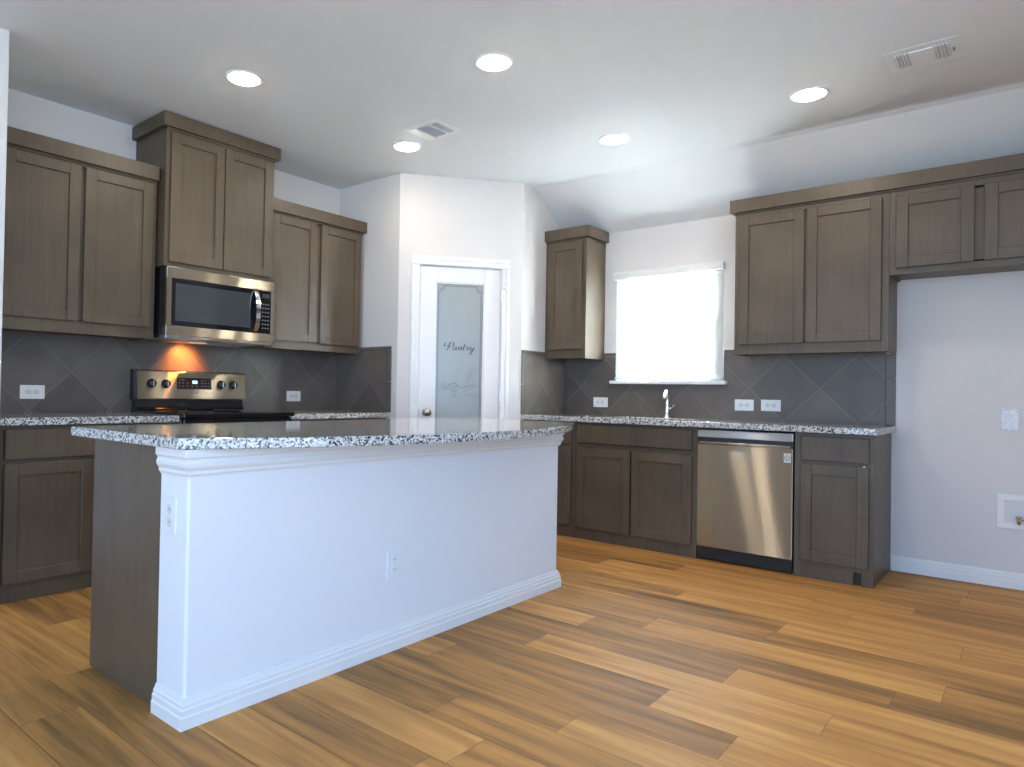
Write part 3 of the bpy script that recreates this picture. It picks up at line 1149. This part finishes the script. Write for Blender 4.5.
worktop('speckled granite counter between the white wall end and the range', [(.002, YE + .002), (DC, YE + .002), (DC, -3.152), (.002, -3.152)])
worktop('speckled granite counter between the range and the pantry wall', [(.002, -2.362), (DC, -2.362), (DC, PA.y - .003), (.002, PA.y - .003)])
worktop('long speckled granite counter under the window from pantry to refrigerator space',
        [(PB.x + .002, -.002), (PB.x + .002, -.645)] + arc_corner(3.716, -.630, .015, -90, 0) + [(3.731, -.002)], hole=[(1.98, -.54), (2.55, -.54), (2.55, -.17), (1.98, -.17)])
sk = thing('kitchen_sink', 'stainless undermount sink sunk in the window counter in front of faucet', 'sink', (2.265, -.355, .66))
mb = MB()
o_, i_ = (1.968, 2.562, -.552, -.158), (1.978, 2.552, -.542, -.168)
mb.box(o_[0], i_[0], o_[2], o_[3], .66, ZCT - .001).box(i_[1], o_[1], o_[2], o_[3], .66, ZCT - .001)
mb.box(i_[0], i_[1], o_[2], i_[2], .66, ZCT - .001).box(i_[0], i_[1], i_[3], o_[3], .66, ZCT - .001)
mb.box(i_[0], i_[1], i_[2], i_[3], .66, .67)
mb.build('basin', 'steel', sk)
MB().lathe((2.265, -.355, .67), (0, 0, 1), [(0, .001), (.030, .001), (.045, .004), (.050, 0)], 28).build('drain', 'chrome', sk)

IZ0, IZ1 = .876, .912
IX0, IYN, IYF = 1.56, -4.085, -1.675
c0, c1 = Vector((2.375, IYN)), Vector((2.395, IYF))
sag = .335
mid = (c0 + c1) / 2
ch = (c1 - c0).length
rad = (ch * ch / 4 + sag * sag) / (2 * sag)
cen = mid + Vector((1, 0)) * (sag - rad)
half = math.asin(ch / 2 / rad)
arc = [(cen.x + rad * math.cos(-half + 2 * half * i / 48), cen.y + rad * math.sin(-half + 2 * half * i / 48)) for i in range(49)]
worktop('large bow-fronted speckled granite top on the white island', [(IX0, IYF), (IX0, IYN)] + arc, z0=IZ0, z1=IZ1)

# ------------------------------------------------------------------ island
IWX0, IWX1, IY0, IY1 = 2.2089, 2.3856, -4.0435, -1.835
isl = thing('kitchen_island', 'kitchen island with white half wall front and dark wood end panel', 'island', (2.0, -2.94, 0))
mb = MB()
mb.box(1.669, IWX0, IY0 + .004, IY1, 0, IZ0, .002)
o = mb.build('cabinet_body', 'wood', isl)
o['label'] = 'dark brown wood end panel'
FI = lambda u, d, z: (1.669 - d, u, z)
for k in range(4):
    a = IY0 + .03 + k * .54
    door_mesh(FI, a, a + .53, .10, .68, 0).build('cabinet_door', 'wood', isl)
    MB(FI).box(a, a + .53, 0, .02, .70, .85, .003).build('drawer_front', 'wood', isl)
mb = MB()
rr = .010
poly = [(IWX0, IY0), ] + arc_corner(IWX1 - rr, IY0 + rr, rr, -90, 0) + arc_corner(IWX1 - rr, IY1 - rr, rr, 0, 90) + [(IWX0, IY1)]
mb.prism(poly, 'z', 0, IZ0, smooth=False)
mb.build('knee_wall', 'island_paint', isl)


def wrap(profile, name):
    """moulding swept round the near end, the front and the far end of the half wall, mitred at the corners"""
    mb = MB()
    path = lambda d: [(IWX0, IY0 - d), (IWX1 + d, IY0 - d), (IWX1 + d, IY1 + d), (IWX0, IY1 + d)]
    rows = []
    for d, z in profile:
        rows.append([mb._v((x, y, z)) for x, y in path(d)])
    n = len(profile)
    for i in range(n):
        a, b = rows[i], rows[(i + 1) % n]
        for k in range(3):
            mb.bm.faces.new((a[k], a[k + 1], b[k + 1], b[k]))
    for k in (0, 3):
        mb.bm.faces.new([r[k] for r in rows])
    return mb.build(name, 'trim', isl)


wrap([(-.004, .0), (.019, .0), (.019, .038), (.016, .043), (.016, .060), (.012, .064), (.012, .074), (.008, .079), (.004, .092), (-.004, .092)], 'baseboard')
zt = IZ0
wrap([(-.004, .786), (.004, .786), (.006, .792), (.010, .795), (.010, .806), (.015, .812), (.019, .821), (.019, .830), (.015, .836), (.015, .842), (.022, .850), (.022, zt - .001), (-.004, zt - .001)], 'top_moulding')


# ------------------------------------------------------------------ outlets and plates
def plate_outlet(name, label, loc, rz, group, w=.070, h=.115, horizontal=True, plate='plastic', rec='receptacle'):
    """a duplex outlet on a cover plate; local frame: plate faces -y, local x along the wall"""
    t = thing(name, label, 'outlet', loc, rz, group)
    W_, H_ = (h, w) if horizontal else (w, h)
    MB().box(-W_ / 2, W_ / 2, -.006, 0, -H_ / 2, H_ / 2, .002, 2).build('cover_plate', plate, t, True)
    for s in (-1, 1):
        cx_, cz_ = (s * .021, 0) if horizontal else (0, s * .021)
        mb = MB()
        n = 20
        pts = []
        for i in range(n):
            a = 2 * math.pi * i / n
            x, z = .0165 * math.cos(a), .0165 * math.sin(a)
            if horizontal:
                z = max(-.0135, min(.0135, z))
            else:
                x = max(-.0135, min(.0135, x))
            pts.append((cx_ + x, cz_ + z))
        mb.prism(pts, 'd', -.0085, -.005)
        r_ = mb.build('receptacle', rec, t, True)
        mb = MB()
        for k in (-1, 1):
            if horizontal:
                mb.box(cx_ - .004, cx_ + .004, -.0089, -.008, cz_ + k * .006 - .001, cz_ + k * .006 + .001)
            else:
                mb.box(cx_ + k * .006 - .001, cx_ + k * .006 + .001, -.0089, -.008, cz_ - .004, cz_ + .004)
        mb.build('slots', 'slot', r_, True)
    MB().lathe((0, -.006, 0), (0, -1, 0), [(0, .0012), (.003, .0012), (.0035, 0)], 10).build('screw', 'receptacle', t, True)
    return t


G = 'outlets on the tile backsplash'
SX = R(90)      # plate turned to face +x
ou = plate_outlet('wall_outlet', 'white horizontal outlet on tile between white wall end and range', (.0085, -3.718, 1.031), SX, G, .080, .130)
dup(ou, (.0085, -1.876, 1.022), SX, 'white horizontal outlet on tile between range and pantry')
dup(ou, (1.668, -.0085, 1.014), 0, 'white horizontal outlet on tile below the narrow cabinet')
dup(ou, (2.810, -.0085, 1.019), 0, 'white horizontal outlet above dishwasher, the one nearer the window')
dup(ou, (2.990, -.0085, 1.021), 0, 'white horizontal outlet above dishwasher, the one farther from the window')
plate_outlet('wall_outlet', 'white upright outlet on the narrow end of the island half wall', (2.285, IY0 - .0005, .655), 0, 'outlets on the island', .070, .118, False)
plate_outlet('wall_outlet', 'white upright outlet low on the broad island front', (IWX1 + .0005, -3.126, .353), SX, 'outlets on the island', .070, .115, False, 'island_paint', 'island_paint')
oo = plate_outlet('wall_outlet', 'film-wrapped upright outlet on bare wall of refrigerator space', (4.284, -.0005, .970), 0, None, .074, .118, False, 'film', 'film')
mb = MB()
random.seed(3)
gx, gz = 9, 12
gv = [[mb._v((-.042 + .084 * i / gx, -.010 - random.random() * .005, -.062 + .124 * j / gz)) for i in range(gx + 1)] for j in range(gz + 1)]
for j in range(gz):
    for i in range(gx):
        mb.bm.faces.new((gv[j][i], gv[j][i + 1], gv[j + 1][i + 1], gv[j + 1][i]))
# crumpled protective film, clear
m, nt, b = new_mat('clear_film')
b.inputs['Base Color'].default_value = (1, 1, 1, 1)
b.inputs['Roughness'].default_value = .08
b.inputs['Alpha'].default_value = .30
_n = N(nt, 'ShaderNodeTexNoise')
_n.inputs['Scale'].default_value = 60
_b = N(nt, 'ShaderNodeBump')
_b.inputs['Strength'].default_value = .4
nt.links.new(_n.outputs['Fac'], _b.inputs['Height'])
nt.links.new(_b.outputs['Normal'], b.inputs['Normal'])
M['clear_film'] = m
mb.build('protective_film', 'clear_film', oo, True)

# water supply box
t = thing('water_supply_box', 'white recessed water supply box with brass valve low on refrigerator wall', 'supply box', (4.330, 0, .440))
mb = MB()
hw, hh, bw = .100, .098, .034
mb.box(-hw, hw, -.008, 0, hh - bw, hh, .002).box(-hw, hw, -.008, 0, -hh, -hh + bw, .002)
mb.box(-hw, -hw + bw, -.008, 0, -hh + bw, hh - bw, .002).box(hw - bw, hw, -.008, 0, -hh + bw, hh - bw, .002)
mb.build('face_flange', 'plastic', t, True)
mb = MB()
i = hw - bw
mb.box(-i, i, -.0030, -.0006, -i, i)
for q in ((-i, i, i - .004, i), (-i, i, -i, -i + .004), (-i, -i + .004, -i, i), (i - .004, i, -i, i)):
    mb.box(q[0], q[1], -.0045, -.002, q[2], q[3])
mb.build('box_liner', 'receptacle', t, True)
mb = MB()
mb.cyl((.0, -.020, -.068), (.0, -.020, -.030), .008, n=14).cyl((.0, -.020, -.042), (.022, -.020, -.042), .006, n=12)
mb.cyl((0, -.004, -.045), (0, -.020, -.045), .007, n=12)
mb.build('valve', 'brass', t, True)
MB().box(-.016, .016, -.028, -.012, -.030, -.022, .002).build('valve_handle', 'nickel', t, True)

# ------------------------------------------------------------------ range
RY0, RY1 = -3.143, -2.371
t = thing('kitchen_range', 'stainless and black electric range with rear control panel', 'stove', (.33, -2.757, 0))
mb = MB()
mb.box(.015, .640, RY0, RY1, .09, .895, .004).box(.05, .58, RY0 + .02, RY1 - .02, 0, .09)
mb.build('body', 'black', t)
mb = MB()
mb.box(.012, .690, RY0 - .004, RY1 + .004, .896, .925, .006, 3)
mb.build('cooktop', 'blackglass', t)
for cx_, cy_, r_ in ((.20, -2.95, .075), (.20, -2.56, .095), (.47, -2.95, .105), (.47, -2.56, .075)):
    MB().lathe((cx_, cy_, .925), (0, 0, 1), [(r_, .0), (r_, .0004), (r_ - .004, .0004), (r_ - .004, 0)], 40).build('burner_ring', 'legend', t)
mb = MB()
# backguard: black riser with a rounded foot, then the tilted steel fascia
mb.prism([(.012, .925), (.088, .925), (.092, .932), (.080, .945), (.074, .990), (.012, .990)], 'u', RY0 + .002, RY1 - .002)
mb.bm.verts.ensure_lookup_table()
for v in mb.bm.verts:
    v.co = STOVE(v.co.x, v.co.y, v.co.z)
mb.build('backguard_riser', 'black', t)
mb = MB(STOVE)
mb.prism([(.012, .985), (.070, .985), (.058, 1.185), (.012, 1.185)], 'u', RY0 - .012, RY0 + .012)
mb.prism([(.012, .992), (.066, .992), (.054, 1.183), (.012, 1.183)], 'u', RY0 + .012, RY1 + .004)
mb.build('backguard_housing', 'black', t)
FAS = [(.070, 1.000), (.094, .996), (.098, 1.000), (.086, 1.172), (.080, 1.178), (.058, 1.180)]
mb = MB(STOVE)
mb.prism(FAS, 'u', RY0 - .002, RY1 + .010)
mb.build('control_panel', 'steel', t)
pa, pb = Vector((.098, 1.000)), Vector((.086, 1.172))


def fas(z, off=0.0):
    k = (z - pa.y) / (pb.y - pa.y)
    return pa.x + (pb.x - pa.x) * k + off


nd = Vector((.172, 0, .012)).normalized()
for y in (-3.052, -2.956, -2.556, -2.462):
    z = 1.096
    mb = MB()
    mb.lathe((fas(z) - .001, y, z), nd, [(.030, 0), (.030, .004), (.025, .007), (.023, .024), (.020, .030), (0, .030)], 28)
    kb_ = mb.build('knob', 'knob', t)
    mb = MB()
    c_ = Vector((fas(z), y, z)) + nd * .030
    mb.box(c_.x - .002, c_.x + .006, y - .0045, y + .0045, z - .020, z + .020, .002)
    mb.build('knob_grip', 'nickel', kb_)
mb = MB(STOVE)
mb.prism([(fas(1.064, -.004), 1.064), (fas(1.064, .0015), 1.064), (fas(1.137, .0015), 1.137), (fas(1.137, -.004), 1.137)], 'u', -2.880, -2.632)
dp = mb.build('display_panel', 'blackglass', t)
mb = MB(STOVE)
mb.prism([(fas(1.100, 0), 1.100), (fas(1.100, .0022), 1.100), (fas(1.120, .0022), 1.120), (fas(1.120, 0), 1.120)], 'u', -2.770, -2.735)
mb.build('clock_readout', 'display', dp)
for r_, ys in ((1.080, (-2.862, -2.838, -2.806, -2.772, -2.740, -2.700, -2.676, -2.650)), (1.101, (-2.862, -2.838, -2.806, -2.700, -2.676, -2.650)), (1.121, (-2.862, -2.838, -2.700, -2.676, -2.650))):
    for y in ys:
        mb = MB(STOVE)
        mb.prism([(fas(r_, 0), r_), (fas(r_, .002), r_), (fas(r_ + .006, .002), r_ + .006), (fas(r_ + .006, 0), r_ + .006)], 'u', y - .006, y + .006)
        mb.build('touch_key', 'legend', dp)
mb = MB(STOVE)
mb.prism([(fas(1.035, 0), 1.035), (fas(1.035, .001), 1.035), (fas(1.041, .001), 1.041), (fas(1.041, 0), 1.041)], 'u', -2.785, -2.725)
mb.build('nameplate', 'legend', t)
mb = MB()
mb.box(.640, .672, RY0 + .006, RY1 - .006, .28, .885, .004)
od = mb.build('oven_door', 'black', t)
MB().box(.671, .675, RY0 + .11, RY1 - .11, .42, .76, .002).build('oven_window', 'blackglass', od)
mb = MB()
mb.cyl((.715, RY0 + .05, .845), (.715, RY1 - .05, .845), .012, n=16)
for y in (RY0 + .08, RY1 - .08):
    mb.cyl((.670, y, .845), (.715, y, .845), .009, n=12)
mb.build('oven_handle', 'steel', od)
MB().box(.640, .668, RY0 + .006, RY1 - .006, .09, .27, .004).build('storage_drawer', 'black', t)

# ------------------------------------------------------------------ microwave
MY0, MY1, MZ0, MZ1 = -3.143, -2.371, 1.384, 1.806
MXF = .442
t = thing('microwave', 'stainless over-the-range microwave under the tall brown cabinet', 'microwave', (.2, -2.757, MZ0))
mb = MB()
mb.box(.002, .405, MY0 + .002, MY1 - .002, MZ0 + .012, MZ1, .003)
mb.build('body', 'black', t)
mb = MB(STOVE)
# door shell: slim steel border round the dark window and controls
x0, x1 = .406, MXF
wy0, wy1, wz0, wz1 = -3.112, -2.402, 1.448, 1.738
mb.box(MY0, MY1, x0, x1, wz1, MZ1 - .002, .003).box(MY0, MY1, x0, x1, MZ0 + .004, wz0, .003)
mb.box(MY0, wy0, x0, x1, wz0, wz1).box(wy1, MY1, x0, x1, wz0, wz1)
mb.build('door_frame', 'steel', t)
MB(STOVE).box(wy0 - .001, -2.494, x0, x1 - .004, wz0 - .001, wz1 + .001).build('door_window', 'blackglass', t)
MB(STOVE).box(wy0 + .028, -2.560, x1 - .0045, x1 - .0034, wz0 + .030, wz1 - .030, 0).build('window_screen', 'window_glass_dark', t)
cp = MB(STOVE).box(-2.492, wy1 + .001, x0, x1 - .003, wz0 - .001, wz1 + .001).build('control_panel', 'blackglass', t)
for r_ in range(7):
    for c_ in range(3):
        y = -2.468 + c_ * .021
        z = 1.480 + r_ * .027
        MB(STOVE).box(y, y + .012, x1 - .0032, x1 - .0022, z, z + .008).build('touch_key', 'legend', cp)
MB(STOVE).box(-2.470, -2.412, x1 - .0032, x1 - .0022, 1.690, 1.716).build('clock_readout', 'window_glass_dark', cp)
mb = MB()
hp = []
for i in range(17):
    k = i / 16
    z = wz0 + .010 + (wz1 - wz0 - .020) * k
    hp.append((x1 + .006 + .036 * math.sin(math.pi * k) ** .7, -2.524, z))
# flat curved bar handle
for i in range(16):
    pass
A = []
for x, y, z in hp:
    A.append([mb._v((x, y - .016, z)), mb._v((x, y + .016, z)), mb._v((x - .010, y + .013, z)), mb._v((x - .010, y - .013, z))])
for a, b in zip(A, A[1:]):
    for k in range(4):
        f_ = mb.bm.faces.new((a[k], a[(k + 1) % 4], b[(k + 1) % 4], b[k]))
mb.bm.faces.new(A[0])
mb.bm.faces.new(A[-1][::-1])
mb.build('door_handle', 'chrome', t)
mb = MB(STOVE)
mb.box(MY0 + .004, MY1 - .004, .004, .430, MZ0 - .012, MZ0 + .013, .004)
vt = mb.build('underside_vent', 'steel_blue', t)
mb = MB(STOVE)
for i in range(2):
    y = MY0 + .09 + i * .33
    mb.box(y, y + .24, .22, .36, MZ0 - .014, MZ0 - .011)
mb.build('grease_filter', 'grey', vt)
hl = MB(STOVE).box(-2.845, -2.735, .155, .205, MZ0 - .0145, MZ0 - .0115).build('cooktop_lamp', 'hoodlens', vt)
ld = bpy.data.lights.new('cooktop_light', 'SPOT')
ld.energy = 9.0
ld.color = (1.0, .30, .05)
ld.spot_size = R(104)
ld.spot_blend = 1.0
ld.shadow_soft_size = .03
lo = bpy.data.objects.new('cooktop_light', ld)
COL.objects.link(lo)
lo.parent = vt
lo.location = Vector((.15, -2.79, MZ0 - .030)) - t.location
lo.rotation_euler = (0, R(47), 0)

# ------------------------------------------------------------------ dishwasher
DX0, DX1 = 2.7055, 3.2885
t = thing('dishwasher', 'stainless dishwasher between the sink cabinet and the end cabinet', 'dishwasher', (2.997, -.31, 0))
MB(BACK).box(DX0, DX1, .03, DB - .01, .02, .862, .003).build('body', 'kick', t)
dw = .622
mb = MB(BACK)
mb.box(DX0 + .001, DX1 - .001, DB - .01, dw, .092, .766, .004, 2)
mb.prism([(DB - .01, .766), (dw, .764), (dw + .010, .772), (dw + .010, .780), (dw + .004, .783), (DB - .01, .783)], 'u', DX0 + .012, DX1 - .012)
dd = mb.build('door_panel', 'steel_panel', t)
MB(BACK).box(DX0 + .001, DX1 - .001, DB - .01, dw, .808, .857, .004, 2).build('control_strip', 'steel_blue', t)
MB(BACK).box(DX0 + .003, DX1 - .003, DB - .012, dw - .014, .760, .820).build('handle_pocket', 'kick', t)
mb = MB(BACK)
mb.box(DX0 + .004, DX1 - .004, DB - .03, DB + .004, .012, .088, .003)
mb.build('toe_panel', 'kick', t)
st = MB(BACK).box(3.236, 3.276, dw, dw + .0008, .680, .736).build('badge', 'badge', t)
mb = MB()
cx_, cz_ = 3.256, .708
yy = -(dw + .0009)
ribbon(mb, [Vector((cx_ + .0150 * math.cos(R(a)), cz_ + .0150 * math.sin(R(a)))) for a in range(20, 361, 10)], .0030, yy)
ribbon(mb, [Vector((cx_ - .003, cz_ + .008)), Vector((cx_ - .003, cz_ - .007)), Vector((cx_ + .005, cz_ - .007))], .0028, yy)
ribbon(mb, [Vector((cx_ + .004, cz_ + .001)), Vector((cx_ + .014, cz_ + .001))], .0028, yy)
ribbon(mb, [Vector((cx_ - .008, cz_ + .004)), Vector((cx_ - .008, cz_ + .0075))], .003, yy)
mb.build('emblem', 'slot', st)

# ------------------------------------------------------------------ faucet
t = thing('faucet', 'chrome pull-down faucet on the granite counter below the window', 'faucet', (2.275, -.10, ZC))
mb = MB()
mb.lathe((0, 0, 0), (0, 0, 1), [(0, 0), (.028, 0), (.028, .006), (.021, .012), (.017, .050), (.016, .10), (.0165, .104)])
mb.build('base', 'chrome', t, True)
mb = MB()
pts = [(0, 0, .09), (0, 0, .13), (.001, -.004, .160), (.004, -.016, .185), (.010, -.038, .198), (.016, -.064, .192), (.020, -.082, .176)]
mb.tube([p for p in catmull(pts, 6)], .0145, 16)
mb.build('spout', 'chrome', t, True)
mb = MB()
mb.lathe((.020, -.082, .178), (.10, -.55, -.83), [(0, -.004), (.0150, -.004), (.0175, .008), (.0195, .034), (.017, .040), (0, .040)], 20)
mb.build('spray_head', 'chrome', t, True)
mb = MB()
mb.cyl((.014, 0, .070), (.034, 0, .074), .009, n=14)
mb.tube([(.032, 0, .074), (.045, -.004, .082), (.058, -.010, .100)], [.006, .005, .004], 10)
mb.build('lever_handle', 'chrome', t, True)

# ------------------------------------------------------------------ ceiling fittings
lamp_labels = [
    ((1.162, -3.103), 'round recessed ceiling light nearest the tall cabinet over the microwave'),
    ((2.318, -2.403), 'round recessed ceiling light above the island, largest in view'),
    ((3.448, -1.028), 'round recessed ceiling light before the refrigerator cabinets, beside the long vent'),
    ((2.304, -1.077), 'round recessed ceiling light in front of the kitchen window'),
    ((1.146, -1.823), 'round recessed ceiling light touching the square vent near pantry'),
]
lt = None
for (x, y), lab in lamp_labels:
    if lt is None:
        lt = thing('recessed_light', lab, 'ceiling light', (x, y, H), 0, 'recessed ceiling lights')
        MB().lathe((0, 0, 0), (0, 0, -1), [(.098, 0), (.098, .004), (.092, .008), (.080, .007), (.078, .003), (.078, 0)], 40).build('trim_ring', 'vent', lt, True)
        MB().lathe((0, 0, 0), (0, 0, -1), [(.079, .002), (.076, .009), (.060, .016), (.035, .020), (0, .022)], 40).build('lens', 'lens', lt, True)
    else:
        dup(lt, (x, y, H), 0, lab)

t = thing('ceiling_vent', 'square white ceiling vent with two grey louvre panels near pantry', 'vent', (1.475, -1.925, H), 0, 'ceiling vents')
mb = MB()
a = .140
mb.box(-a, a, -.125, .125, -.004, 0, .002)
mb.build('frame', 'vent', t, True)
for u0, u1 in ((-.052, .038), (.058, .108)):
    lp = MB().box(u0, u1, -.088, .088, -.0055, -.003).build('louvre_recess', 'grey', t, True)
    mb = MB()
    n = int((u1 - u0) / .0125)
    for i in range(n):
        x = u0 + (i + .5) * (u1 - u0) / n
        mb.prism([(x - .004, -.0055), (x + .002, -.0105), (x + .0035, -.0105), (x - .002, -.0055)], 'd', -.086, .086)
    mb.build('louvres', 'grey', lp, True)
mb = MB()
mb.prism([(-.132, -.004), (-.056, -.004), (-.056, -.011), (-.070, -.011)], 'd', -.10, .10)
mb.build('deflector', 'vent', t, True)
t = thing('ceiling_vent', 'long white ceiling vent with louvred ends above the refrigerator cabinets', 'vent', (3.978, -1.162, H), 0, 'ceiling vents')
mb = MB()
mb.box(-.150, .150, -.125, .125, -.004, 0, .002)
mb.build('frame', 'vent', t, True)
for u0, u1, n in ((-.110, -.055, 4), (.050, .108, 4)):
    lp = MB().box(u0, u1, -.075, .080, -.0052, -.003).build('louvre_recess', 'grey', t, True)
    mb = MB()
    for i in range(n):
        x = u0 + (i + .5) * (u1 - u0) / n
        mb.prism([(x - .005, -.005), (x + .000, -.012), (x + .003, -.012), (x + .001, -.005)], 'd', -.075, .080)
    mb.build('louvres', 'vent', lp, True)
MB().box(-.052, .046, -.078, .082, -.010, -.003, .003, 2).build('blank_panel', 'vent', t, True)
MB().cyl((.122, .0, -.004), (.122, .0, -.016), .005, n=10).build('lever', 'slot', t, True)
